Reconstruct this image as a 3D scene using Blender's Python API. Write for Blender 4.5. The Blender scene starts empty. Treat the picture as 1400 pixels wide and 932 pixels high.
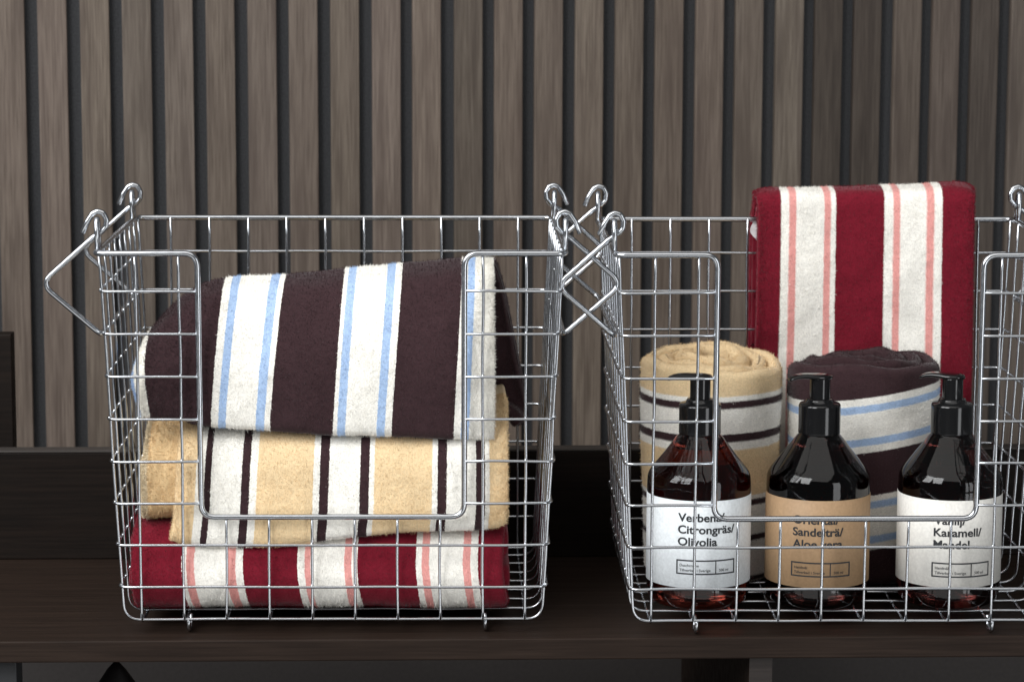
import bpy, bmesh, math, random
import numpy as np
from mathutils import Vector, Matrix

random.seed(4)
rng = np.random.default_rng(7)
scene = bpy.context.scene
COL = scene.collection
MM = 0.001

# ------------------------------------------------------------------ camera
CAM = np.array([82.75, -1882.65, 473.67])          # millimetres
YAW, PITCH, ROLL, FPX = 0.0225, 0.1449, 0.0030, 3744.8
F_ = np.array([math.sin(YAW)*math.cos(PITCH), math.cos(YAW)*math.cos(PITCH), -math.sin(PITCH)])
R_ = np.array([math.cos(YAW), -math.sin(YAW), 0.0])
U_ = np.cross(R_, F_)
R_, U_ = (math.cos(ROLL)*R_ + math.sin(ROLL)*U_, -math.sin(ROLL)*R_ + math.cos(ROLL)*U_)
cd = bpy.data.cameras.new('camera'); cam = bpy.data.objects.new('camera', cd); COL.objects.link(cam)
m = Matrix.Identity(4)
for i in range(3):
    m[i][0] = R_[i]; m[i][1] = U_[i]; m[i][2] = -F_[i]; m[i][3] = CAM[i]*MM
cam.matrix_world = m
cd.sensor_width = 36.0; cd.lens = FPX/1400*36.0
cd.clip_start = 0.05; cd.clip_end = 50
cd.dof.use_dof = True; cd.dof.focus_distance = 1.935; cd.dof.aperture_fstop = 14.0
scene.camera = cam

# ------------------------------------------------------------------ world and lamps
w = bpy.data.worlds.new('World'); scene.world = w; w.use_nodes = True
bg = w.node_tree.nodes['Background']
bg.inputs[0].default_value = (0.92, 0.96, 1.0, 1); bg.inputs[1].default_value = 0.11

def area(name, loc, target, sx, sy, power, col):
    d = bpy.data.lights.new(name, 'AREA'); d.shape = 'RECTANGLE'; d.size = sx; d.size_y = sy
    d.energy = power; d.color = col
    o = bpy.data.objects.new(name, d); COL.objects.link(o); o.location = loc
    v = Vector(target) - Vector(loc)
    o.rotation_euler = v.to_track_quat('-Z', 'Y').to_euler()
    return o
area('window_lamp', (-1.85, -0.95, 1.50), (0.10, 0.1, 0.15), 0.95, 1.70, 45, (0.985, 0.992, 1.0))
area('window_lamp', (-1.10, -1.75, 1.50), (0.10, 0.1, 0.15), 0.95, 1.70, 45, (0.985, 0.992, 1.0))
area('overhead_softbox', (-0.30, -1.15, 2.40), (0.10, 0.1, 0.12), 3.60, 2.60, 36, (1.0, 0.975, 0.94))  # added broad soft source overhead, for fill and reflections in chrome and bottles
area('side_reflection_lamp', (1.75, -2.05, 0.15), (0.15, 0.0, 0.10), 0.70, 1.90, 15, (0.96, 0.98, 1.0))  # added upright lamp giving wires and bottles their bright right edges
area('floor_bounce_lamp', (0.10, -2.20, -0.75), (0.10, -2.199, 0.5), 4.00, 2.00, 26, (1.0, 0.985, 0.96))

scene.view_settings.view_transform = 'Standard'; scene.view_settings.look = 'None'
scene.view_settings.gamma = 1; scene.view_settings.exposure = 0
scene.view_settings.use_curve_mapping = False

# ------------------------------------------------------------------ helpers
def at(px, py, Y):
    """World point (mm) on the upright plane Y that the photograph shows at (px, py)."""
    d = F_*FPX + R_*(px-700) + U_*(466-py)
    return CAM + (Y-CAM[1])/d[1]*d

def link(o, parent=None):
    COL.objects.link(o)
    if parent is not None: o.parent = parent
    return o
def tag(o, label=None, cat=None, group=None, kind=None):
    if label: o['label'] = label
    if cat: o['category'] = cat
    if group: o['group'] = group
    if kind: o['kind'] = kind
    return o
def empty(name, loc=(0, 0, 0), rz=0.0):
    o = bpy.data.objects.new(name, None); COL.objects.link(o)
    o.empty_display_size = 0.02
    o.location = Vector(loc)*MM; o.rotation_euler = (0, 0, rz)
    return o
def mesh_np(name, verts, faces, smooth=True):
    """verts Nx3 in mm, faces Mx4 quads"""
    verts = np.asarray(verts, float)*MM; faces = np.asarray(faces, np.int32)
    me = bpy.data.meshes.new(name)
    me.vertices.add(len(verts)); me.vertices.foreach_set('co', verts.astype(np.float32).ravel())
    n = faces.shape[1]
    me.loops.add(faces.size); me.loops.foreach_set('vertex_index', faces.ravel())
    me.polygons.add(len(faces))
    me.polygons.foreach_set('loop_start', np.arange(0, faces.size, n, dtype=np.int32))
    me.polygons.foreach_set('loop_total', np.full(len(faces), n, np.int32))
    me.polygons.foreach_set('use_smooth', np.full(len(faces), smooth))
    me.update(calc_edges=True); me.validate()
    return me
def mobj(name, me, mat, parent=None):
    o = bpy.data.objects.new(name, me)
    if mat: me.materials.clear(); me.materials.append(mat)
    return link(o, parent)
def bm_mesh(name, bm, smooth=False):
    me = bpy.data.meshes.new(name)
    bmesh.ops.scale(bm, vec=(MM, MM, MM), verts=bm.verts)
    bm.normal_update()
    bm.to_mesh(me); bm.free()
    for p in me.polygons: p.use_smooth = smooth
    return me
def box_bm(x0, x1, y0, y1, z0, z1, bev=0.0, seg=2):
    bm = bmesh.new()
    v = [bm.verts.new((x, y, z)) for z in (z0, z1) for y in (y0, y1) for x in (x0, x1)]
    for f in ((0, 2, 3, 1), (4, 5, 7, 6), (0, 1, 5, 4), (2, 6, 7, 3), (0, 4, 6, 2), (1, 3, 7, 5)):
        bm.faces.new([v[i] for i in f])
    if bev: bmesh.ops.bevel(bm, geom=list(bm.edges), offset=bev, segments=seg, affect='EDGES', profile=0.5)
    return bm

# value noise -------------------------------------------------------
_T = rng.random((32, 32, 32))
def vnoise(P, s):
    q = np.asarray(P)/s; i = np.floor(q).astype(int); f = q-i; f = f*f*(3-2*f)
    def h(dx, dy, dz): return _T[(i[..., 0]+dx) % 32, (i[..., 1]+dy) % 32, (i[..., 2]+dz) % 32]
    x, y, z = f[..., 0], f[..., 1], f[..., 2]
    a = h(0,0,0)*(1-x)+h(1,0,0)*x; b = h(0,1,0)*(1-x)+h(1,1,0)*x
    c = h(0,0,1)*(1-x)+h(1,0,1)*x; d = h(0,1,1)*(1-x)+h(1,1,1)*x
    return ((a*(1-y)+b*y)*(1-z)+(c*(1-y)+d*y)*z)*2-1

# ------------------------------------------------------------------ node materials
class NT:
    def __init__(s, name):
        s.m = bpy.data.materials.new(name); s.m.use_nodes = True
        s.t = s.m.node_tree; s.b = s.t.nodes['Principled BSDF']
    def n(s, typ, **kw):
        o = s.t.nodes.new(typ)
        for k, v in kw.items(): setattr(o, k, v)
        return o
    def l(s, a, b): s.t.links.new(a, b)
    def math(s, op, a, b=None):
        o = s.n('ShaderNodeMath', operation=op)
        for k, v in enumerate((a, b)):
            if v is None: continue
            if isinstance(v, (int, float)): o.inputs[k].default_value = v
            else: s.l(v, o.inputs[k])
        return o.outputs[0]
    def mix(s, f, a, b, mode='MIX'):
        o = s.n('ShaderNodeMix', data_type='RGBA', blend_type=mode)
        for k, v in ((0, f), (6, a), (7, b)):
            if isinstance(v, (int, float)): o.inputs[k].default_value = v
            elif isinstance(v, tuple): o.inputs[k].default_value = (*v, 1)
            else: s.l(v, o.inputs[k])
        return o.outputs[2]
    def noise(s, vec, scale, detail=2, rough=0.5):
        o = s.n('ShaderNodeTexNoise'); o.inputs['Scale'].default_value = scale
        o.inputs['Detail'].default_value = detail; o.inputs['Roughness'].default_value = rough
        if vec is not None: s.l(vec, o.inputs['Vector'])
        return o.outputs['Fac']
    def ramp(s, fac, stops, interp='LINEAR'):
        o = s.n('ShaderNodeValToRGB'); o.color_ramp.interpolation = interp
        e = o.color_ramp.elements
        while len(e) > 1: e.remove(e[-1])
        e[0].position = stops[0][0]; e[0].color = (*stops[0][1], 1)
        for p, c in stops[1:]:
            k = e.new(min(max(p, 0), 1)); k.color = (*c, 1)
        s.l(fac, o.inputs[0]); return o.outputs[0]
    def mapping(s, vec, scale):
        o = s.n('ShaderNodeMapping'); o.inputs['Scale'].default_value = scale
        s.l(vec, o.inputs['Vector']); return o.outputs[0]
    def bump(s, h, strength, dist, normal=None):
        o = s.n('ShaderNodeBump'); o.inputs['Strength'].default_value = strength
        o.inputs['Distance'].default_value = dist; s.l(h, o.inputs['Height'])
        if normal is not None: s.l(normal, o.inputs['Normal'])
        s.l(o.outputs[0], s.b.inputs['Normal']); return o.outputs[0]
    def set(s, **kw):
        for k, v in kw.items():
            i = s.b.inputs[k.replace('_', ' ')]
            if isinstance(v, tuple): i.default_value = (*v, 1)
            elif isinstance(v, (int, float)): i.default_value = v
            else: s.l(v, i)

def mat_chrome():
    t = NT('chrome_wire'); tc = t.n('ShaderNodeTexCoord').outputs['Object']
    n = t.noise(tc, 220, 3)
    t.set(Base_Color=(0.56, 0.58, 0.61), Metallic=1.0,
          Roughness=t.ramp(n, [(0.3, (0.18,)*3), (0.75, (0.28,)*3)]))
    t.bump(t.noise(tc, 90, 1), 0.06, 0.0006)
    return t.m
def mat_slat():
    t = NT('smoked_oak_slat'); tc = t.n('ShaderNodeTexCoord').outputs['Object']
    inf = t.n('ShaderNodeObjectInfo')
    off = t.n('ShaderNodeVectorMath', operation='ADD'); t.l(tc, off.inputs[0])
    cb = t.n('ShaderNodeCombineXYZ'); t.l(t.math('MULTIPLY', inf.outputs['Random'], 37.0), cb.inputs[0])
    t.l(t.math('MULTIPLY', inf.outputs['Random'], 11.0), cb.inputs[2]); t.l(cb.outputs[0], off.inputs[1])
    v = off.outputs[0]
    g1 = t.noise(t.mapping(v, (1, 1, 0.03)), 700, 4, 0.65)
    g2 = t.noise(t.mapping(v, (1, 1, 0.06)), 110, 3, 0.55)
    g3 = t.noise(t.mapping(v, (1, 1, 0.25)), 26, 2)
    c = t.ramp(g1, [(0.32, (0.078, 0.060, 0.047)), (0.5, (0.130, 0.104, 0.083)), (0.70, (0.172, 0.141, 0.115))])
    c = t.mix(t.ramp(g2, [(0.34, (0.75,)*3), (0.54, (0,)*3)]), c, (0.066, 0.049, 0.039))
    c = t.mix(t.ramp(g3, [(0.35, (0.0,)*3), (0.75, (0.28,)*3)]), c, (0.135, 0.104, 0.088))
    c = t.mix(1.0, c, inf.outputs['Color'], 'MULTIPLY')
    t.set(Base_Color=c, Roughness=0.62); t.b.inputs['Specular IOR Level'].default_value = 0.3
    t.bump(g1, 0.25, 0.0006)
    return t.m
def mat_felt():
    t = NT('black_felt'); tc = t.n('ShaderNodeTexCoord').outputs['Object']
    n = t.noise(tc, 600, 3)
    t.set(Base_Color=t.ramp(n, [(0.3, (0.030, 0.031, 0.034)), (0.7, (0.052, 0.054, 0.058))]), Roughness=0.95)
    t.bump(n, 0.6, 0.001)
    return t.m
def mat_darkwood(name, ca, cb, rough=0.42, spec=0.35):
    t = NT(name); tc = t.n('ShaderNodeTexCoord').outputs['Object']
    g1 = t.noise(t.mapping(tc, (0.03, 1, 1)), 420, 4, 0.6)
    g2 = t.noise(t.mapping(tc, (0.05, 1, 1)), 90, 3, 0.6)
    c = t.ramp(g1, [(0.3, ca), (0.72, cb)])
    c = t.mix(t.ramp(g2, [(0.4, (0.0,)*3), (0.65, (0.30,)*3)]), c, tuple(0.55*k for k in ca))
    t.set(Base_Color=c, Roughness=t.ramp(g2, [(0.3, (rough-0.06,)*3), (0.7, (rough+0.1,)*3)]))
    t.b.inputs['Specular IOR Level'].default_value = spec
    t.bump(g1, 0.25, 0.0004)
    return t.m
def mat_plain(name, col, rough=0.5, spec=0.5, bump=0.0, bscale=300):
    t = NT(name); tc = t.n('ShaderNodeTexCoord').outputs['Object']
    n = t.noise(tc, bscale, 3)
    t.set(Base_Color=t.ramp(n, [(0.3, tuple(0.9*k for k in col)), (0.7, tuple(min(1, 1.06*k) for k in col))]), Roughness=rough)
    t.b.inputs['Specular IOR Level'].default_value = spec
    if bump: t.bump(n, bump, 0.0005)
    return t.m

def mat_towel(name, stops, width, fuzz=0.55, axis=0):
    """velour stripes; stops in 0..1 of the cloth coordinate, width in mm"""
    t = NT(name)
    a = t.n('ShaderNodeAttribute', attribute_name='cloth').outputs['Vector']
    sep = t.n('ShaderNodeSeparateXYZ'); t.l(a, sep.inputs[0])
    tc = t.n('ShaderNodeTexCoord').outputs['Object']
    j1 = t.noise(tc, 900, 2); j2 = t.noise(tc, 90, 2)
    j = t.math('ADD', t.math('MULTIPLY', t.math('SUBTRACT', j1, 0.5), 2.4*fuzz/width),
               t.math('MULTIPLY', t.math('SUBTRACT', j2, 0.5), 0.7/width))
    u = t.math('ADD', sep.outputs[axis], j)
    soft = 0.35/width
    st = []
    for k, (p, c) in enumerate(stops):
        if k == 0: st.append((0.0, c)); continue
        st.append((p-soft, stops[k-1][1])); st.append((p+soft, c))
    if len(st) <= 32: col = t.ramp(u, st)
    else:
        st = [(p, c) for p, c in stops]; col = t.ramp(u, st, 'CONSTANT')
    pile = t.noise(tc, 1050, 3, 0.65); cl = t.noise(tc, 55, 3, 0.6)
    knit = t.noise(t.mapping(a, (width*MM*1.0, MM*0.38, 1) if axis == 0 else (MM*0.38, width*MM*1.0, 1)), 1150, 1)
    col = t.mix(1.0, col, t.ramp(pile, [(0.30, (0.86,)*3), (0.52, (1.0,)*3), (0.72, (1.07,)*3)]), 'MULTIPLY')
    col = t.mix(1.0, col, t.ramp(knit, [(0.30, (0.90,)*3), (0.62, (1.03,)*3)]), 'MULTIPLY')
    col = t.mix(1.0, col, t.ramp(cl, [(0.3, (0.92,)*3), (0.7, (1.05,)*3)]), 'MULTIPLY')
    t.set(Base_Color=col, Roughness=0.95)
    t.b.inputs['Specular IOR Level'].default_value = 0.1
    t.b.inputs['Sheen Weight'].default_value = 0.22; t.b.inputs['Sheen Roughness'].default_value = 0.4
    h = t.math('ADD', t.math('MULTIPLY', pile, 1.0), t.math('ADD', t.math('MULTIPLY', knit, 0.6), t.math('MULTIPLY', cl, 0.15)))
    t.bump(h, 0.45, 0.0007)
    return t.m

CHROME = mat_chrome(); SLAT = mat_slat(); FELT = mat_felt()
SHELF = mat_darkwood('dark_walnut_laminate', (0.0155, 0.0098, 0.0073), (0.031, 0.0203, 0.0152), 0.5, 0.12)
BACK = mat_darkwood('black_brown_laminate', (0.0058, 0.0042, 0.0034), (0.0145, 0.0098, 0.0075), 0.55, 0.12)
PALEEDGE = mat_darkwood('grey_brown_edging', (0.035, 0.030, 0.027), (0.060, 0.052, 0.047), 0.5)

# ------------------------------------------------------------------ slatted wall (stands 6 degrees off the shelf)
WYAW = math.radians(6.0); PITCHW = 37.0; GAPW = 11.4
wall = mobj('wall', bm_mesh('wall', box_bm(-560, 1000, 0, 20, -420, 900)), FELT)
wall.location = Vector((0, 600, 0))*MM; wall.rotation_euler = (0, 0, WYAW)
tag(wall, kind='structure')
slat_me = bm_mesh('slat', box_bm(-(PITCHW-GAPW)/2, (PITCHW-GAPW)/2, -9, 0.0, -420, 900, 0.8, 2), False)
slat_me.materials.append(SLAT)
tones = {0: .86, 11: .70, 16: .93, 17: 1.0, 20: .42, 21: .40, 22: .72, 23: .70, 24: .46, 25: .78, 26: .55, 27: .8}
for i in range(-6, 34):
    o = link(bpy.data.objects.new('slat', slat_me), wall)
    o.location = Vector((-296.3 + PITCHW*i - (PITCHW-GAPW)/2 + random.uniform(-.5, .5), random.uniform(-.6, .2), 0))*MM
    t_ = tones.get(i, 1.0)*random.uniform(.86, 1.08)
    o.color = (t_*random.uniform(.98, 1.03), t_, t_*random.uniform(.97, 1.02), 1)

# ------------------------------------------------------------------ shelf unit
ZS = -11.0
unit = empty('shelf_unit', (80, -9, ZS), math.radians(0.7))
tag(unit, 'dark wood shelf with low black back board holding two wire baskets', 'shelf')
def part(name, mat, *b, bev=0.8, parent=unit, smooth=False):
    return mobj(name, bm_mesh(name, box_bm(*b, bev=bev), smooth), mat, parent)
part('shelf_board', SHELF, -520, 640, 0, 262, -15.5, 0, bev=1.0)
bb = part('back_board', BACK, -520, 640, 256.5, 272, 0.4, 85.3, bev=0.6)
part('edge_strip', PALEEDGE, -520, 640, 256.2, 272.3, 85.6, 87.4, bev=0.4, parent=bb)
# under the shelf
LOWERBACK = mat_plain('grey_lower_back', (0.060, 0.054, 0.052), 0.7, 0.2, 0.1)
part('lower_back_panel', LOWERBACK, -620, 760, 500, 512, -420, -15.9)
x0 = at(1025, 915, 2)[0]-80; x1 = at(1056, 915, 2)[0]-80
part('divider', SHELF, x0, x1, 10, 500, -420, -15.9)
part('divider_edge', mat_darkwood('divider_edge_laminate', (0.022, 0.017, 0.015), (0.042, 0.033, 0.029), 0.5), x0-.2, x1+.2, 8.6, 9.9, -420, -15.9, bev=0.3)
xl = at(25, 918, 6)[0]-80
part('post', mat_plain('steel_grey_paint', (0.030, 0.031, 0.033), 0.5, 0.3), xl-26, xl, 12, 40, -420, -15.9)
part('bottom_board', SHELF, -620, 760, 5, 500, -436, -420.2)
# dark upright board behind the back board, at its end
p = at(17, 452, 330)
up = mobj('upright_board', bm_mesh('upright_board', box_bm(p[0]-80-90, p[0]-80+6.2, 322, 340, -420, p[2]-ZS, 0.8)), BACK, unit)

# unidentified dark peaked object, built as a plain form on the bottom board
def peak_form():
    P0 = at(159, 904, 120)
    c = empty('peaked_form', (P0[0], 120, ZS-420+0.3)); H = P0[2]-(ZS-420)
    bm = bmesh.new(); rings = []
    prof = [(0, 62, 30), (6, 68, 34), (120, 70, 36), (H-90, 56, 30), (H-50, 36, 20), (H-22, 18, 12), (H-6, 7, 6), (H, 1.5, 1.5)]
    for z, a, b in prof:
        rings.append([bm.verts.new((a*math.cos(t)*(1+.04*math.sin(3*t+z)), b*math.sin(t), z)) for t in [2*math.pi*k/28 for k in range(28)]])
    for A, B in zip(rings, rings[1:]):
        for k in range(28): bm.faces.new((A[k], A[(k+1) % 28], B[(k+1) % 28], B[k]))
    bm.faces.new(rings[0][::-1]); bm.faces.new(rings[-1])
    mobj('body', bm_mesh('body', bm, True), mat_plain('plain_near_black', (0.006, 0.004, 0.004), 0.5, 0.35, 0.4), c)
    bm = bmesh.new(); rr = []
    for z, e in ((14, 1.5), (20, 2.2), (26, 1.5)):
        rr.append([bm.verts.new(((69+e)*math.cos(t), (35+e)*math.sin(t), z)) for t in [2*math.pi*k/28 for k in range(28)]])
    for A, B in zip(rr, rr[1:]):
        for k in range(28): bm.faces.new((A[k], A[(k+1) % 28], B[(k+1) % 28], B[k]))
    mobj('trim', bm_mesh('trim', bm, True), mat_plain('dark_red_trim', (0.05, 0.006, 0.006), 0.6, 0.3), c)
    tag(c, 'black peaked thing in the shadow under the shelf', 'peaked_form')
peak_form()

# ------------------------------------------------------------------ wire baskets
def fillet(pts, rad, seg=5, closed=False):
    pts = [np.array(p, float) for p in pts]; n = len(pts); out = []
    for i, p in enumerate(pts):
        if not closed and i in (0, n-1): out.append(p); continue
        a = pts[(i-1) % n]; b = pts[(i+1) % n]
        r = rad[i] if isinstance(rad, (list, tuple)) else rad
        if r <= 0: out.append(p); continue
        da = a-p; db = b-p; la = np.linalg.norm(da); lb = np.linalg.norm(db); da /= la; db /= lb
        ang = math.acos(max(-1, min(1, float(da@db))))
        if math.pi-ang < .02: out.append(p); continue
        tl = min(r/math.tan(ang/2), .48*la, .48*lb)
        A = p+da*tl; B = p+db*tl
        for k in range(seg+1):
            t = k/seg; out.append((1-t)**2*A+2*t*(1-t)*(p*.92+(A+B)*.04)+t*t*B)
    return np.array(out)
def tube(name, pts, r, closed=False, sides=10):
    P = np.asarray(pts, float)
    if r < 1.3:      # thin wires: resample and let them wander a little
        Q = np.vstack([P, P[:1]]) if closed else P; out = [Q[:1]]
        for a_, b_ in zip(Q, Q[1:]):
            k = max(1, int(np.linalg.norm(b_-a_)/14)); out.append(a_+(b_-a_)*(np.arange(1, k+1)/k)[:, None])
        P = np.vstack(out); P = P[:-1] if closed else P
        P = P+.42*np.stack([vnoise(P+i*57.1+BEND, 38.) for i in range(3)], -1)
    n = len(P)
    if closed: T = np.roll(P, -1, 0)-np.roll(P, 1, 0)
    else: T = np.gradient(P, axis=0)
    T /= np.linalg.norm(T, axis=1)[:, None]
    N = np.zeros_like(P); up = np.array([0, 0, 1.]) if abs(T[0][2]) < .9 else np.array([0, 1., 0])
    v = np.cross(T[0], up); v /= np.linalg.norm(v); N[0] = v
    for i in range(1, n):
        v = N[i-1]-T[i]*(N[i-1]@T[i]); N[i] = v/np.linalg.norm(v)
    B = np.cross(T, N); ang = np.linspace(0, 2*np.pi, sides, endpoint=False)
    rr = np.full(n, r) if np.isscalar(r) else np.asarray(r)
    if not closed:      # rounded tips
        P = np.vstack([P[0]-T[0]*rr[0]*.45, P, P[-1]+T[-1]*rr[-1]*.45]); N = np.vstack([N[0], N, N[-1]]); B = np.vstack([B[0], B, B[-1]])
        rr = np.concatenate([[rr[0]*.55], rr, [rr[-1]*.55]]); n += 2
    V = (P[:, None]+rr[:, None, None]*(np.cos(ang)[None, :, None]*N[:, None]+np.sin(ang)[None, :, None]*B[:, None])).reshape(-1, 3)
    F = []
    for i in range(n if closed else n-1):
        j = (i+1) % n
        for k in range(sides):
            l = (k+1) % sides; F.append((i*sides+k, i*sides+l, j*sides+l, j*sides+k))
    if not closed:
        c0 = len(V); V = np.vstack([V, P[0], P[-1]])
        for k in range(0, sides, 2):
            F.append((c0, (k+2) % sides, k+1, k)); e = (n-1)*sides; F.append((c0+1, e+k, e+k+1, e+(k+2) % sides))
    me = mesh_np(name, V, F); me.materials.append(CHROME); return me
RW = 1.03; ZRIM = 260.3
RIMR = 2.1
def hw(z): return 147.4+11.7*z/255
def yf(z): return 6.5*(1-z/255)
def yb(z): return 240-5.5*(1-z/255)
ZOPEN = 74.3; XO = 92.0
ROWS = [24+30*k for k in range(8)]
BEND = 0.0
def build_basket():
    parts = []
    # cross wires: down one side, over the floor, up the other
    for j in range(9):
        f = j/8
        Y = lambda z: yf(z)*(1-f)+yb(z)*f
        zt = ZRIM-.5
        pts = [(-hw(zt)-.6, Y(zt), zt), (-hw(0), Y(0), 0), (hw(0), Y(0), 0), (hw(zt)+.6, Y(zt), zt)]
        parts.append(('cross_wire', tube('cross_wire', fillet(pts, 11, 6), RW), None))
    # length wires: down the front, along the floor, up the back
    o = 2*RW
    for i in range(10):
        X = -135+30*i
        zt = ZRIM if abs(X) > XO else ZOPEN
        pts = [(X, yf(zt)-o, zt), (X, yf(0)-o, -o), (X, yb(0)+o, -o), (X, yb(ZRIM)+o, ZRIM)]
        parts.append(('length_wire', tube('length_wire', fillet(pts, 8, 5), RW), None))
    # hoops
    o2 = 4*RW
    for z in ROWS:
        a, f, b = hw(z)+o, yf(z)-o2, yb(z)+o2
        if z < ZOPEN:
            me = tube('hoop_wire', fillet([(-a, f, z), (a, f, z), (a, b, z), (-a, b, z)], 7, 5, True), RW, True)
        else:
            me = tube('hoop_wire', fillet([(-XO-1.2, f, z), (-a, f, z), (-a, b, z), (a, b, z), (a, f, z), (XO+1.2, f, z)], 7, 5), RW)
        parts.append(('hoop_wire', me, None))
    # weld beads where hoops cross the upright wires
    pos = []
    for z in ROWS:
        for i in range(10):
            X = -135+30*i
            if abs(X) > XO or z < ZOPEN: pos.append((X, yf(z)-o*1.5, z+.5))
            pos.append((X, yb(z)+o*1.5, z+.5))
        for j in range(9):
            Yj = yf(z)*(1-j/8)+yb(z)*j/8
            for sg in (-1, 1): pos.append((sg*(hw(z)+o*.5), Yj, z+.5))
    bm = bmesh.new(); bmesh.ops.create_icosphere(bm, subdivisions=1, radius=1.0)
    bv = np.array([v.co[:] for v in bm.verts]); bf = np.array([[v.index for v in f.verts] for f in bm.faces]); bm.free()
    PV = np.array(pos); sc_ = np.random.default_rng(3).uniform(1.05, 1.5, (len(PV), 1, 1))
    V = (bv[None]*sc_*np.array([1.0, 1.0, 1.15])+PV[:, None]).reshape(-1, 3)
    Fb_ = (bf[None]+(np.arange(len(PV))*len(bv))[:, None, None]).reshape(-1, 3)
    wm = mesh_np('weld_beads', V, Fb_); wm.materials.append(CHROME)
    parts.append(('weld_beads', wm, 'stuff'))
    # rim with the dip of the front opening
    z = ZRIM; a, f, b = hw(z)+o+.8, yf(z)-o-1.2, yb(z)+o+1.2
    fo = yf(ZOPEN)-o-1.2
    pts = [(-a, f, z), (-XO, f, z), (-XO, fo, ZOPEN), (XO, fo, ZOPEN), (XO, f, z), (a, f, z), (a, b, z), (-a, b, z)]
    parts.append(('rim', tube('rim', fillet(pts, [7, 9, 9, 9, 9, 7, 7, 7], 6, True), RIMR, True, 14), None))
    # handles with the loops they hang in
    for s in (-1, 1):
        def side(q): return [(s*x, y, zz) for x, y, zz in q]
        xl_ = a
        for Yp in (15.0, 225.0):
            pts = side([(xl_, Yp-4, z+1.4), (xl_+.3, Yp-4.2, z+14), (xl_+.4, Yp-3, z+20.5), (xl_+.4, Yp, z+22.5), (xl_+.4, Yp+3, z+20.5), (xl_+.3, Yp+4.2, z+14), (xl_, Yp+4, z+1.4)])
            parts.append(('handle_loop', tube('handle_loop', fillet(pts, 3, 3), 1.95), None))
        def curl(Yp):   # free tip over the loop's top, round and under it, then down to the elbow
            k = [(10.5, 15), (7, 23), (3.5, 28.3), (0, 30), (-4, 28.6), (-6.2, 24), (-5.6, 19), (-2.5, 15.5), (4, 11.4)]
            return [(xl_+dx, Yp, z-2.6+dz) for dx, dz in k]
        el = (202.5, 237.0); lo = (xl_-.6, 201.5)
        c1, c2 = curl(15.0), curl(225.0)[::-1]
        n1 = len(c1)
        pts = c1+[(el[0], 15, el[1]), (lo[0], 15, lo[1]), (lo[0], 225, lo[1]), (el[0], 225, el[1])]+c2
        rad = [2.5]*n1+[8, 5, 5, 8]+[2.5]*n1
        parts.append(('handle', tube('handle', fillet(side(pts), rad, 5), 1.95), None))
    # feet: small wire loops under the floor
    for X in (-104, 105.5):
        for Yc in (16, 222):
            pts = [(X+1.5, Yc-9, -1.0), (X+1.5, Yc-7.5, -7.5), (X+1.5, Yc-3, ZS+1.5), (X+1.5, Yc+3, ZS+1.5), (X+1.5, Yc+7.5, -7.5), (X+1.5, Yc+9, -1.0)]
            parts.append(('foot', tube('foot', fillet(pts, 3, 4), 1.4), None))
    return parts
def place_basket(loc, rz, label):
    e = empty('wire_basket', loc, rz)
    global BEND
    BEND = loc[0]*1.7
    for n, me, kd in build_basket():
        q_ = link(bpy.data.objects.new(n, me), e)
        if kd: q_['kind'] = kd
    tag(e, label, 'basket', 'chrome wire baskets on the shelf')
    return e
B2 = (358.5, -9.4)
place_basket((0, 0, 0), 0, 'chrome wire basket filled with three folded striped towels')
place_basket((B2[0], B2[1], 0), 0.0011, 'chrome wire basket holding pump bottles and rolled towels')

# ------------------------------------------------------------------ towels
WH = (0.89, 0.868, 0.805); BUR = (0.170, 0.0092, 0.021); PINK = (0.77, 0.355, 0.325)
YEL = (0.79, 0.605, 0.365); BRN = (0.043, 0.0225, 0.0255); BLU = (0.40, 0.54, 0.76)

def cr(P, t):
    """Catmull-Rom through rows of P (n,...) at parameters t in 0..n-1"""
    n = len(P); t = np.clip(t, 0, n-1-1e-6); i = t.astype(int); f = t-i
    g = lambda k: P[np.clip(k, 0, n-1)]
    e = P.ndim-1; f = f.reshape(-1, *([1]*e))
    a, b, c, d = g(i-1), g(i), g(i+1), g(i+2)
    a = np.where((i == 0).reshape(f.shape), 2*b-c, a); d = np.where((i == n-2).reshape(f.shape), 2*c-b, d)
    return .5*((2*b)+(c-a)*f+(2*a-5*b+4*c-d)*f*f+(3*b-a-3*c+d)*f**3)

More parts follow.
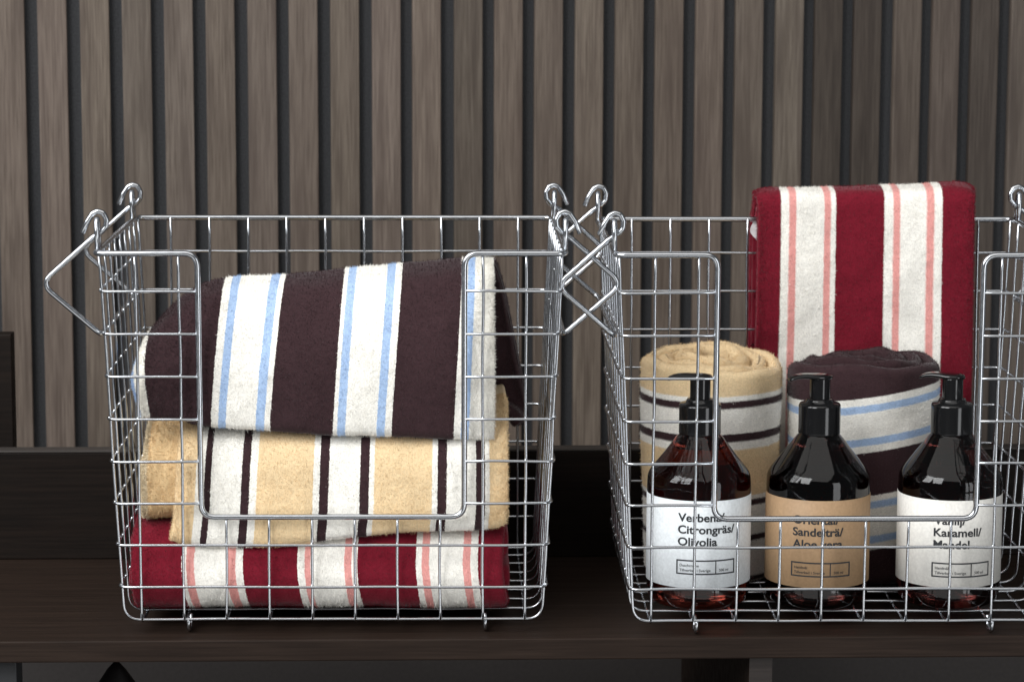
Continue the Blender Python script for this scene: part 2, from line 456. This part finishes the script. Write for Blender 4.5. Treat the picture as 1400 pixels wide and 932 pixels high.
def sheet(name, C, us, thick, res=1.6, seed=0, amp=(1.3, .2, .1), out=1, ends=(1, 1), flip=False):
    """A thick soft cloth sheet.  C[v][u] control points (mm), us = cloth coordinate of each column."""
    C = np.array(C, float); nv, nu = C.shape[:2]; us = np.array(us, float)
    # arc-length resampling along v
    lv = np.linalg.norm(np.diff(C[:, nu//2], axis=0), axis=1).sum()
    lu = np.linalg.norm(np.diff(C[nv//2], axis=0), axis=1).sum()
    dense = cr(C, np.linspace(0, nv-1, 40*nv))[:, nu//2]
    s = np.concatenate([[0], np.cumsum(np.linalg.norm(np.diff(dense, axis=0), axis=1))])
    NV = max(12, int(s[-1]/res)); NU = max(12, int(lu/res))
    r = thick/2
    def samples(L, N):
        e = r*(1-np.cos(np.linspace(0, np.pi/2, 6)))     # dense at the rounded rims
        mid = np.linspace(r, L-r, N)
        return np.concatenate([e[:-1], mid, (L-e[::-1])[1:]])
    sv = samples(s[-1], NV); su = samples(lu, NU)
    tv = np.interp(sv, s, np.linspace(0, nv-1, 40*nv)); tu = su/lu*(nu-1)
    G = cr(C, tv)                                   # (NV,nu,3)
    G = np.swapaxes(cr(np.swapaxes(G, 0, 1), tu), 0, 1)
    uu = np.interp(tu, np.arange(nu), us)
    dv = np.gradient(G, axis=0); du = np.gradient(G, axis=1)
    N = np.cross(du, dv); N /= np.linalg.norm(N, axis=2)[..., None]+1e-9
    if flip: N = -N
    q = G+seed*97.3
    low = vnoise(q, 46.)+.5*vnoise(q+11, 23.); mid = vnoise(q+5, 9.); 
    G = G+N*(amp[0]*low)[..., None]
    def hh(S, L):
        d = np.minimum(S, L-S); d = np.clip(d, 0, r); return np.sqrt(np.clip(1-((r-d)/r)**2, 0, 1))
    h = r*np.minimum(hh(sv, s[-1])[:, None], hh(su, lu)[None, :])
    wob = 1+.10*vnoise(q+31, 17.)
    def fine(P): return amp[1]*vnoise(P+3, 5.5)+amp[2]*2*vnoise(P+9, 2.3)
    top = G+N*((h*wob)+fine(q)*np.clip(h/r, .15, 1)+mid*.10)[..., None]
    bot = G-N*((h*wob)+fine(q+60)*np.clip(h/r, .15, 1))[..., None]
    nV, nU = G.shape[:2]
    V = np.concatenate([top.reshape(-1, 3), bot.reshape(-1, 3)])
    idx = np.arange(nV*nU).reshape(nV, nU); a, b, c, d = idx[:-1, :-1], idx[:-1, 1:], idx[1:, 1:], idx[1:, :-1]
    Ft = np.stack([a, b, c, d], -1).reshape(-1, 4); Fb = np.stack([d, c, b, a], -1).reshape(-1, 4)+nV*nU
    # rim strip
    ring = np.concatenate([idx[0, :-1], idx[:-1, -1], idx[-1, :0:-1], idx[:0:-1, 0]])
    nx = np.roll(ring, -1); Fr = np.stack([nx, ring, ring+nV*nU, nx+nV*nU], -1)
    F = np.concatenate([Ft, Fb, Fr])
    if flip: F = F[:, ::-1]
    me = mesh_np(name, V, F)
    at_ = me.attributes.new('cloth', 'FLOAT_VECTOR', 'POINT')
    cu = np.broadcast_to(uu[None, :], (nV, nU)); cv = np.broadcast_to(sv[:, None], (nV, nU))
    A = np.stack([cu, cv, cu*0], -1).reshape(-1, 3); A = np.concatenate([A, A])
    if len(at_.data) == len(A): at_.data.foreach_set('vector', A.astype(np.float32).ravel())
    return me
def pile(name, me, count, mat, parent, seed, length=1.6, keep=None):
    """Short loose fibres standing on a cloth mesh, joined into one part."""
    count = int(count*2.6); g = np.random.default_rng(seed); n = len(me.vertices)
    co = np.empty(n*3, np.float32); me.vertices.foreach_get('co', co); co = co.reshape(-1, 3)/MM
    no = np.empty(n*3, np.float32); me.vertices.foreach_get('normal', no); no = no.reshape(-1, 3)
    at_ = np.empty(n*3, np.float32); me.attributes['cloth'].data.foreach_get('vector', at_); at_ = at_.reshape(-1, 3)
    ok = np.arange(n) if keep is None else np.nonzero(keep(co))[0]
    k = g.choice(ok, count); B = co[k]+g.normal(0, .55, (count, 3)); B -= no[k]*np.sum((B-co[k])*no[k], 1)[:, None]
    d = no[k]+g.normal(0, .42, (count, 3)); d /= np.linalg.norm(d, axis=1)[:, None]
    L = length*g.uniform(.5, 1.15, count)[:, None]
    s_ = np.cross(d, g.normal(0, 1, (count, 3))); s_ /= np.linalg.norm(s_, axis=1)[:, None]
    w_ = .19; bend = g.normal(0, .35, (count, 3))*L
    V = np.stack([B-s_*w_-no[k]*.3, B+s_*w_-no[k]*.3, B+d*L+bend*.6], 1).reshape(-1, 3)
    i3 = np.arange(count)*3; F = np.stack([i3, i3+1, i3+2], -1)
    m2 = mesh_np(name, V, F)
    a2 = m2.attributes.new('cloth', 'FLOAT_VECTOR', 'POINT'); a2.data.foreach_set('vector', np.repeat(at_[k], 3, 0).ravel())
    o = mobj(name, m2, mat, parent); o['kind'] = 'stuff'; return o
def stops_px(x0, x1, lst): return [((x-x0)/(x1-x0), c) for x, c in lst]

# --- 1 burgundy folded towel, bottom of the pile
S_BUR = stops_px(178, 692, [(178, BUR), (251, WH), (258, PINK), (267, WH), (312, PINK), (323, WH), (333, BUR), (408, WH), (417, PINK), (426, WH),
                            (472, PINK), (482, WH), (490, BUR), (571, WH), (579, PINK), (589, WH), (634, PINK), (645, WH), (655, BUR)])
M_BUR = mat_towel('burgundy_striped_velour', S_BUR, 265)
cols = [178, 215, 280, 350, 420, 490, 560, 630, 692]
X0, X1 = at(179, 775, 12)[0], at(691, 780, 12)[0]
xs = [X0+(X1-X0)*(c-178)/(692-178) for c in cols]; ucol = [(c-178)/(692-178) for c in cols]
tow = empty('folded_towel', (-10, 110, 1.5))
tag(tow, 'burgundy towel with white and pink stripes, lowest of the folded pile', 'towel', 'folded towels piled in a basket')
def loc(C, o): return [[np.array(p)-np.array([o.location.x/MM, o.location.y/MM, o.location.z/MM]) for p in row] for row in C]
rows = [(61, 210), (62, 150), (62.5, 90), (62, 52), (59, 32), (49, 19.5), (35, 14.0), (21, 14.0), (11, 22), (6.8, 40), (6.6, 90), (6.6, 150), (6.6, 210)]
lean = [0, 0, 0, 0, 0, -1, -1.5, 0, 2, 2, 2, 2, 2]
C = [[(x+lean[k]*(1 if i > 0 else .3), y+(1.5 if i in (0, 8) else 0), z-(3 if (i == 0 and z > 30) else 0)) for i, x in enumerate(xs)] for k, (z, y) in enumerate(rows)]
o_ = mobj('outer_fold', sheet('outer_fold', loc(C, tow), ucol, 9, 1.5, 1, flip=False), M_BUR, tow)
pile('terry_pile', o_.data, 26000, M_BUR, tow, 26000, keep=lambda c: c[:, 1] < -40)
for zz, ya, dx in ((47.0, 34, 2.5), (23.0, 30, 3.5)):
    rr = [(zz+5.5, 205), (zz+5.5, 120), (zz+5.5, ya+14), (zz+4, ya+3), (zz, ya), (zz-4, ya+3), (zz-5.5, ya+14), (zz-5.5, 120), (zz-5.5, 205)]
    C = [[(x-(dx if i == 0 else 0)+(dx if i == 8 else 0), y, z) for i, x in enumerate(xs)] for z, y in rr]
    mobj('inner_fold', sheet('inner_fold', loc(C, tow), ucol, 8.5, 2.2, 2+zz), M_BUR, tow)

# --- 2 yellow folded towel in the middle
S_YEL = stops_px(235, 695, [(235, YEL), (263, WH), (275, BRN), (285, WH), (328, BRN), (339, WH), (347, YEL), (424, WH), (434, BRN), (446, WH),
                            (490, BRN), (502, WH), (509, YEL), (588, WH), (596, BRN), (607, WH), (648, BRN), (660, WH), (667, YEL)])
M_YEL = mat_towel('yellow_striped_velour', S_YEL, 240)
YTER = (0.72, 0.52, 0.285)
M_YTERRY = mat_towel('yellow_terry_loops', [(0.0, (0.72, 0.61, 0.43)), (0.030, YTER)], 265, 0.9)
tow = empty('folded_towel', (-10, 110, 67))
tag(tow, 'yellow towel with white and dark brown stripes, middle of the folded pile', 'towel', 'folded towels piled in a basket')
cols = [235, 262, 300, 350, 420, 490, 560, 630, 676, 695]
xa, xb = at(237, 650, 12)[0], at(694, 650, 12)[0]
ucol = [(c-235)/(695-235) for c in cols]; xs = [xa+(xb-xa)*u for u in ucol]
zb = [58.5, 54.5, 53, 53, 55.5, 60, 64, 64.5, 66, 70]
rise = [0, 0, 0, 0, 0, 1, 2, 4, 9, 11]
C = []
for k, (z, y) in enumerate([(131, 205), (133, 150), (135, 100), (134, 60), (130, 36), (121, 21), (108, 14.5), (92, 12.5), (76, 11.8)]):
    C.append([(x+.07*(1-ucol[i])*(z-75), y+(2 if i in (0, 9) else 0), z+rise[i]*max(0, (z-90)/40)) for i, x in enumerate(xs)])
C.append([(x-.5-1.2*(1-ucol[i]), 11.6+(1 if i == 0 else 0), zb[i]+6) for i, x in enumerate(xs)])
C.append([(x-1-1.6*(1-ucol[i]), 13.2, zb[i]+.5) for i, x in enumerate(xs)])
C.append([(x-1-1.6*(1-ucol[i]), 17.5, zb[i]+2.5) for i, x in enumerate(xs)])
o_ = mobj('outer_fold', sheet('outer_fold', loc(C, tow), ucol, 8, 1.5, 5), M_YEL, tow)
pile('terry_pile', o_.data, 34000, M_YEL, tow, 34000, keep=lambda c: c[:, 1] < -40)
cols = [0, .04, .2, .5, .8, .96, 1]
xa, xb = at(191, 650, 20)[0], at(691, 650, 20)[0]
rr = [(122, 205), (124, 150), (125, 100), (124, 62), (121, 44), (112, 29), (100, 23.0), (86, 22.5), (77, 26), (72.5, 38), (72, 80), (72, 140), (72, 205)]
C = [[(xa+(xb-xa)*u+(3 if i == 0 and z > 108 else 0), y, z+(3.5*(1-u) if z > 95 else 0)) for i, u in enumerate(cols)] for z, y in rr]
o_ = mobj('inner_fold', sheet('inner_fold', loc(C, tow), cols, 9, 1.7, 6, amp=(1.3, .45, .25)), M_YTERRY, tow)
pile('terry_pile', o_.data, 9000, M_YTERRY, tow, 9000, keep=lambda c: (c[:, 1] < -50) & (c[:, 0] < -90))
rr = [(108, 205), (108, 120), (107, 60), (103, 48), (97, 45), (91, 48), (88, 60), (88, 120), (88, 205)]
C = [[(xa+2+(xb-xa-2)*u, y, z) for u in cols] for z, y in rr]
mobj('inner_fold', sheet('inner_fold', loc(C, tow), cols, 8.5, 2.4, 8), M_YTERRY, tow)

# --- 3 dark brown towel on top
S_BRN = stops_px(196, 674, [(196, BLU), (199, WH), (206, BRN), (289, WH), (299, BLU), (310, WH), (350, BLU), (361, WH), (369, BRN), (455, WH),
                            (460, BLU), (471, WH), (514, BLU), (525, WH), (535, BRN), (619, WH), (627, BLU), (635, WH)])
M_BRN = mat_towel('dark_brown_striped_velour', S_BRN, 248)
tow = empty('folded_towel', (-10, 100, 140))
tag(tow, 'dark brown towel with white and pale blue stripes, top of the folded pile', 'towel', 'folded towels piled in a basket')
cols = [196, 206, 245, 290, 370, 455, 537, 622, 660, 674]
ucol = [(c-196)/(674-196) for c in cols]
ybot = [567, 570, 574, 583, 587, 591, 594, 597, 598, 597]        # lower hem of the front, as seen
ytop = [478, 447, 402, 381, 374, 368, 362, 355, 353, 354]        # crest
xtop = [199, 215, 260, 311, 392, 472, 553, 634, 664, 672]
C = []
nb = len(cols)
zc = [at(xtop[i], ytop[i], 55)[2] for i in range(nb)]; xc = [at(xtop[i], ytop[i], 55)[0] for i in range(nb)]
zbm = [at(cols[i], ybot[i], 13)[2]+4.0 for i in range(nb)]; xbm = [at(cols[i], ybot[i], 13)[0] for i in range(nb)]
bul = [-4.5, -3.5, -1, 0, 0, 0, 0, 0, 0, 0]
for k, (g, y) in enumerate([(0.0, 18.0), (-.015, 14.6), (.04, 12.8), (.20, 11.8), (.42, 11.8), (.62, 14.6), (.80, 21.0), (.94, 33.0)]):
    C.append([(xbm[i]+(xc[i]-xbm[i])*max(g, 0)**1.15+bul[i]*math.sin(math.pi*min(1, max(g, 0))), y+(1.5 if i in (0, nb-1) else 0), zbm[i]+(zc[i]-4.5-zbm[i])*g) for i in range(nb)])
C.append([(xc[i], 56, zc[i]-4.5) for i in range(nb)])
C.append([(xc[i]+.5, 66, zc[i]-6.5-4*(i < 2)) for i in range(nb)])
o_ = mobj('front_fold', sheet('front_fold', loc(C, tow), ucol, 9, 1.45, 9, amp=(1.6, .22, .1), flip=True), M_BRN, tow)
pile('terry_pile', o_.data, 46000, M_BRN, tow, 46000, keep=None)
C = [[(xc[i]+1.5*(i/(nb-1)), 62, zc[i]-7-4*(i < 2)) for i in range(nb)]]
for g, y, sx in ((.97, 70, 3), (.86, 80, 7), (.65, 94, 12), (.40, 108, 18), (.16, 118, 23), (.03, 116, 24), (.03, 98, 19)):
    b0 = [140-20*(i/(nb-1))**5 for i in range(nb)]
    C.append([(xc[i]+sx*1.12*(i/(nb-1))**1.5, y, b0[i]+(zc[i]-4.5-b0[i])*g) for i in range(nb)])
o_ = mobj('back_fold', sheet('back_fold', loc(C, tow), [.04+.12*u for u in ucol], 10, 1.6, 10, amp=(1.6, .22, .1), flip=True), M_BRN, tow)
pile('terry_pile', o_.data, 9000, M_BRN, tow, 9000, keep=None)
# folded layers inside the tent
xa, xb = -118., 104.
cc = [0, .08, .3, .6, .9, 1]
zt_ = [176, 190, 214, 226, 228, 226]
C = [[(xa+(xb-xa)*u, y, 149+(zt_[i]-149)*g) for i, u in enumerate(cc)] for g, y in ((0, 38), (.1, 28), (.35, 27), (.7, 34), (.93, 48), (1, 60), (.93, 71), (.7, 82), (.35, 94), (.1, 98), (0, 88))]
mobj('inner_fold', sheet('inner_fold', loc(C, tow), [.03+.9*u for u in cc], 9, 2.4, 12, flip=True), M_BRN, tow)

# --- 4 burgundy towel hung over the back of the second basket
S_HANG = stops_px(1035, 1331, [(1035, BUR), (1070, WH), (1081, PINK), (1090, WH), (1127, PINK), (1136, WH), (1143, BUR), (1207, WH), (1219, PINK), (1228, WH),
                               (1264, PINK), (1273, WH), (1283, BUR)])
M_HANG = mat_towel('burgundy_hanging_velour', S_HANG, 167)
tow = empty('hanging_towel', (405, 235, 262))
tag(tow, 'burgundy towel with white and pink stripes hanging over the back rim of the basket', 'towel')
yr = B2[1]+yb(ZRIM)+3.9           # the rim it hangs on
us = [0, .06, .25, .5, .75, .94, 1]
px_ = [1035+296*u for u in us]
topz = [at(p_, 258.5-9*u, yr)[2]-5.2 for p_, u in zip(px_, us)]
topz[0] -= 3.0; topz[-1] -= 4.0
xt = [at(p_, 300, yr-14)[0] for p_ in px_]
def hang(dz, g, t, res, seed, xin, zl, zbk):
    C = []
    for z, y, sx in ((zl, yr-14-g, 2.0), (150, yr-14.5-g, 1.5), (200, yr-14-g, .5), (240, yr-13.5-g, 0), (262, yr-13-g, 0)):
        C.append([(xt[i]+xin*(1-2*us[i])+sx*(us[i]-.3), y, z) for i in range(7)])
    for f, y, k in ((.82, yr-11.5-g*.8, 0), (1, yr-3.5, 0), (1, yr+4.5, 0), (.80, yr+12.5+g*.8, 0)):
        C.append([(xt[i]+xin*(1-2*us[i]), y, 262+(topz[i]-dz-262)*f) for i in range(7)])
    for z, y in ((250, yr+14+g), (210, yr+14+g), (zbk, yr+14+g)):
        C.append([(xt[i]+xin*(1-2*us[i])-(2.5 if i == 0 else 0), y, z) for i in range(7)])
    return C
o_ = mobj('outer_fold', sheet('outer_fold', loc(hang(0, 3.0, 9.5, 1.5, 21, 0, 24, 150), tow), us, 9.0, 1.5, 21, amp=(1.9, .22, .1), flip=True), M_HANG, tow)
pile('terry_pile', o_.data, 46000, M_HANG, tow, 46000, keep=lambda c: c[:, 1] < 20)
mobj('inner_fold', sheet('inner_fold', loc(hang(9.3, -5.2, 8, 2.2, 22, 1.5, 32, 160), tow), us, 7.6, 2.2, 22, amp=(.5, .3, .1), flip=True), M_HANG, tow)
tl = at(1030, 300, yr+2)
TAG = mat_plain('white_satin_label', (0.8, 0.8, 0.8), 0.6)
ct = sheet('care_label', loc([[(at(1040, 297, yr+2)[0], yr+2, tl[2]+1), (at(1031, 297, yr+2)[0], yr+1, tl[2]-0)],
                              [(at(1040, 312, yr+2)[0], yr+1, tl[2]-8), (at(1025, 315, yr+2)[0], yr-1, tl[2]-9)],
                              [(at(1040, 326, yr+2)[0], yr+1, tl[2]-15), (at(1036, 328, yr+2)[0], yr-1, tl[2]-17)]], tow), [0, 1], .7, 1.0, 5, amp=(.2, 0, 0))
mobj('care_label', ct, TAG, tow)

# --- 5, 6 rolled towels standing behind the bottles
def roll(center, R, ztop, turns, thick, mat, label, seed, crown, slant=0.0, start=0.6, ph0=0.0, res=1.9):
    cx, cy = center; z0 = 1.6
    e = empty('rolled_towel', (cx, cy, z0)); tag(e, label, 'towel', 'rolled towels standing in a basket')
    th = np.linspace(0, turns*2*np.pi, int(turns*30)); rin = R-thick/2-turns*thick*1.13
    C = []
    nz = 9
    for k in range(nz):
        row = []
        for a in th:
            rr = rin+(R-thick/2-rin)*(a/th[-1])
            a2 = a-th[-1]+start
            wob = 1+.026*math.sin(3*a2+seed)+.022*math.sin(2*a2+1.7*seed)+.02*math.sin(1.31*a+seed)*(1-(a/th[-1]))
            f = k/(nz-1)
            bulge = .925+.075*min(1, f*1.25)**.8+.012*math.sin(7*f+seed+a2)
            top = ztop-z0+crown*(1-(a/th[-1]))+2.8*math.sin(1.0*a2+seed)+2.2*math.sin(2.0*a2+seed*2)+1.2*math.sin(5.0*a2+.7*a)+2.0*math.sin(.63*a+seed)*(1-a/th[-1])+slant*rr*math.cos(a2)*.35
            row.append((rr*wob*bulge*math.cos(a2), rr*wob*bulge*math.sin(a2), f*top))
        C.append(row)
    # cloth coordinate x unused; y is height via attribute -> rebuild as height/slant
    me = sheet('rolled_cloth', C, np.linspace(0, 1, len(th)), thick, res, seed, amp=(.8, .2, .1), flip=False)
    co = np.empty(len(me.vertices)*3, np.float32); me.vertices.foreach_get('co', co); co = co.reshape(-1, 3)/MM
    A = np.zeros_like(co); A[:, 0] = (co[:, 2]+z0-slant*co[:, 0]+(.9*np.sin(np.arctan2(co[:, 1], co[:, 0])*2.0)))/200.0; A[:, 1] = np.arctan2(co[:, 1], co[:, 0])*R
    me.attributes['cloth'].data.foreach_set('vector', A.astype(np.float32).ravel())
    mobj('rolled_cloth', me, mat, e)
    pile('terry_pile', me, 46000, mat, e, seed, keep=lambda c: (c[:, 1] < 5) | (c[:, 2] > 120))
    return e
def zst(lst, x, Y):     # (py, colour of the band above that line ...) -> stops from bottom upward
    out = sorted([(at(x, y, Y)[2]/200.0, c) for y, c in lst]); out[0] = (0.0, out[0][1]); return out
YC = 146.0
l, r_ = at(861, 540, YC)[0], at(1075, 540, YC)[0]
cy_, Ry = YC, (r_-l)/2
S = zst([(900, YEL), (806, WH), (803, BRN), (796, WH), (746, BRN), (738, WH), (697, BRN), (689, WH), (683, YEL), (619, WH), (608, BRN), (597, WH), (562, BRN), (552, WH), (545, YEL)], 1010, YC-Ry)
roll(((l+r_)/2, YC), Ry, at(970, 507, YC-Ry)[2], 3, 11.0, mat_towel('yellow_rolled_velour', S, 200, 0.6), 'rolled yellow towel with white and dark brown bands', 31, 5.5, 0.0, 1.9)
l, r_ = at(1055, 560, 150)[0], at(1291, 560, 150)[0]; Rb = (r_-l)/2
S = zst([(900, BRN), (757, WH), (748, BLU), (738, WH), (700, BLU), (690, WH), (682, BRN), (622, WH), (612, BLU), (602, WH), (566, BLU), (556, WH), (546, BRN)], 1180, 150-Rb)
roll(((l+r_)/2, 150), Rb, at(1150, 513, 150-Rb)[2], 3, 11.5, mat_towel('brown_rolled_velour', S, 200, 0.6), 'rolled dark brown towel with white and blue bands', 47, 8.0, 0.115, 2.2)

# ------------------------------------------------------------------ pump bottles
def lathe(name, prof, n=64, cap=True):
    prof = np.array(prof, float); a = np.linspace(0, 2*np.pi, n, endpoint=False)
    V = np.stack([prof[:, 0][:, None]*np.cos(a), prof[:, 0][:, None]*np.sin(a), np.repeat(prof[:, 1][:, None], n, 1)], -1).reshape(-1, 3)
    F = []
    for i in range(len(prof)-1):
        for k in range(n):
            l = (k+1) % n; F.append((i*n+k, i*n+l, (i+1)*n+l, (i+1)*n+k))
    return mesh_np(name, V, F)
def smooth_prof(P, n=6):
    P = np.array(P, float); return cr(P, np.linspace(0, len(P)-1, (len(P)-1)*n+1))
def mat_bottle(name, tint, rough=0.06):
    t = NT(name); tc = t.n('ShaderNodeTexCoord').outputs['Object']
    t.set(Base_Color=tint, Roughness=rough, Transmission_Weight=1.0, IOR=1.42)
    t.bump(t.noise(tc, 26, 2), 0.05, 0.002)
    return t.m
BLACKP = NT('glossy_black_plastic'); BLACKP.set(Base_Color=(0.006, 0.006, 0.0065), Roughness=0.13); BLACKP = BLACKP.m
INK = mat_plain('charcoal_ink', (0.030, 0.032, 0.036), 0.6, 0.3)
RB = 37.4
def text_mesh(s, size, width=None, off=0.0):
    c = bpy.data.curves.new('lettering', 'FONT'); c.body = s; c.size = size; c.offset = off
    c.resolution_u = 4
    o = bpy.data.objects.new('tmp', c); COL.objects.link(o)
    bpy.context.view_layer.update()
    me = bpy.data.meshes.new_from_object(o.evaluated_get(bpy.context.evaluated_depsgraph_get()))
    bpy.data.objects.remove(o); bpy.data.curves.remove(c)
    co = np.empty(len(me.vertices)*3, np.float32); me.vertices.foreach_get('co', co); co = co.reshape(-1, 3).astype(float)
    w_ = co[:, 0].max()-co[:, 0].min()
    if width: co[:, 0] = (co[:, 0]-co[:, 0].min())*width/w_
    return me, co
def wrap_text(parent, s, size, arc0, z, width=None, off=0.0, r=RB+.42):
    me, co = text_mesh(s, size, width, off)
    # split long faces so the letters follow the curve
    co[:, 0] += arc0
    a = -np.pi/2+co[:, 0]/r
    P = np.stack([r*np.cos(a), r*np.sin(a), z+co[:, 1]], -1)*MM
    me.vertices.foreach_set('co', P.astype(np.float32).ravel()); me.update()
    return mobj('lettering', me, INK, parent)
def wrap_strip(name, parent, a0, a1, z0, z1, mat, r):
    n = max(2, int(abs(a1-a0)/1.2)); V = []; F = []
    for i in range(n+1):
        a = -math.pi/2+(a0+(a1-a0)*i/n)/r
        V += [(r*math.cos(a), r*math.sin(a), z0), (r*math.cos(a), r*math.sin(a), z1)]
    F = [(2*i, 2*i+2, 2*i+3, 2*i+1) for i in range(n)]
    return V, F
def bottle(px, paper, lines, first, start, label, tint, nz=0.0):
    P = at(px, 720, 52.0); e = empty('pump_bottle', (P[0], 52.0, 1.5))
    tag(e, label, 'bottle', 'pump bottles in the wire basket')
    O = 1.5
    body = smooth_prof([(0.01, 2.5), (12, 2.0), (24, 0.6), (30, 0.4), (34.2, 2.6), (36.6, 7.5), (37.3, 13), (RB, 22), (RB, 50), (RB, 78), (37.3, 88), (36.7, 93.2),
                        (34.5, 97.6), (30.4, 102.8), (25.4, 109), (20.6, 115.2), (16.8, 120.4), (14.0, 123.4), (12.4, 126), (12.2, 130), (0.01, 130.2)], 5)
    mobj('body', lathe('body', body, 72), mat_bottle('amber_bottle_plastic', tint), e)
    collar = [(11, 122.6), (14.4, 122.6), (15.1, 123.4), (15.1, 124.0), (15.1, 134), (15.1, 142.8), (15.1, 143.4), (14.3, 144.8), (10.6, 145.2), (9.8, 147.3), (9.2, 148.2), (0.01, 148.2)]
    co = mobj('collar', lathe('collar', collar, 56), BLACKP, e)
    stem = [(0.01, 147.6), (7.2, 147.6), (7.4, 148.4), (7.4, 149.0), (7.4, 155), (7.4, 162.0), (7.4, 162.6), (7.0, 163.3), (0.01, 163.4)]
    mobj('pump_stem', lathe('pump_stem', stem, 40), BLACKP, e)
    # pump head: round pad that runs out into a flat beak
    bm = bmesh.new(); secs = []
    for t, hwid, zt_, zb_ in ((-8.6, 2.2, 164.2, 162.6), (-7.6, 4.8, 165.4, 162.2), (-4, 7.4, 166.0, 162.0), (0, 8.0, 166.2, 161.9), (5, 7.6, 166.4, 162.0), (10, 6.4, 166.7, 162.9),
                              (15, 5.4, 166.6, 163.2), (19, 4.7, 165.9, 162.9), (22, 4.2, 164.8, 162.2), (23.6, 3.6, 163.7, 161.6)):
        ring = []
        for k in range(16):
            a = 2*math.pi*k/16; cx_ = math.copysign(abs(math.cos(a))**.7, math.cos(a)); sy_ = math.copysign(abs(math.sin(a))**.7, math.sin(a))
            ring.append(bm.verts.new((-t, hwid*cx_, (zt_+zb_)/2+(zt_-zb_)/2*sy_)))
        secs.append(ring)
    for A, B in zip(secs, secs[1:]):
        for k in range(16): bm.faces.new((A[k], B[k], B[(k+1) % 16], A[(k+1) % 16]))
    bm.faces.new(secs[0]); bm.faces.new(secs[-1][::-1])
    bmesh.ops.recalc_face_normals(bm, faces=bm.faces)
    h = mobj('pump_head', bm_mesh('pump_head', bm, True), BLACKP, e); h.rotation_euler = (0, 0, nz)
    # paper label wrapped round the body
    zl0, zl1 = 19.0-O, 82.2-O
    lm = lathe('label', [(RB-.05, zl0), (RB+.25, zl0+.15), (RB+.25, zl1-.15), (RB-.05, zl1)], 96)
    lb = mobj('label', lm, paper, e)
    bz = at(px, first, 52-RB)[2]-O
    for k, s in enumerate(lines):
        me, c0 = text_mesh(s, 8.2, None, 0.0); wd = (c0[:, 0].max()-c0[:, 0].min())*1.14
        wrap_text(lb, s, 8.2, start, bz-8.7*k, wd, 0.20)
    # boxed small print
    bx0, bx1, bt = start-1.0, start+43.2, bz-27.8
    bh = 10.6; V = []; F = []
    for (a0, a1, z0_, z1_) in ((bx0, bx1, bt-1.0, bt), (bx0, bx1, bt-bh, bt-bh+1.0), (bx0, bx0+1.0, bt-bh+1.0, bt-1.0), (bx1-1.0, bx1, bt-bh+1.0, bt-1.0), (bx0+28.4, bx0+29.1, bt-bh+1.0, bt-1.0)):
        v, f = wrap_strip('', None, a0, a1, z0_, z1_, None, RB+.42)
        F += [tuple(i+len(V) for i in q) for q in f]; V += v
    mobj('printed_box', mesh_np('printed_box', V, F), INK, lb)
    wrap_text(lb, KIND[label_kind], 2.75, bx0+2.4, bt-4.9, None, 0.02)
    wrap_text(lb, 'Tillverkad i Sverige', 2.75, bx0+2.4, bt-8.4, 22.5, 0.02)
    wrap_text(lb, '500 ml', 2.75, bx0+31.2, bt-8.4, None, 0.02)
    return e
KIND = {'shower': 'Duschcreme', 'hand': 'Handtvål'}
def mat_paper(n, c): return mat_plain(n, c, 0.55, 0.35, 0.08, 500)
label_kind = 'shower'
bottle(955, mat_paper('cool_white_paper', (0.81, 0.855, 0.88)), ['Verbena/', 'Citrongräs/', 'Olivolja'], 713, -18.4, 'brown pump bottle with white label reading Verbena/ Citrongräs/ Olivolja', (0.20, 0.034, 0.022), 0.12)
label_kind = 'hand'
bottle(1117.5, mat_paper('tan_paper', (0.385, 0.25, 0.14)), ['Oriental/', 'Sandelträ/', 'Aloe vera'], 716.5, -23.1, 'brown pump bottle with tan label reading Oriental/ Sandelträ/ Aloe vera', (0.075, 0.020, 0.017), 0.25)
bottle(1297.5, mat_paper('warm_white_paper', (0.74, 0.725, 0.68)), ['Vanilj/', 'Karamell/', 'Mandel'], 717, -17.8, 'brown pump bottle with white label reading Vanilj/ Karamell/ Mandel', (0.095, 0.021, 0.018), -0.3)
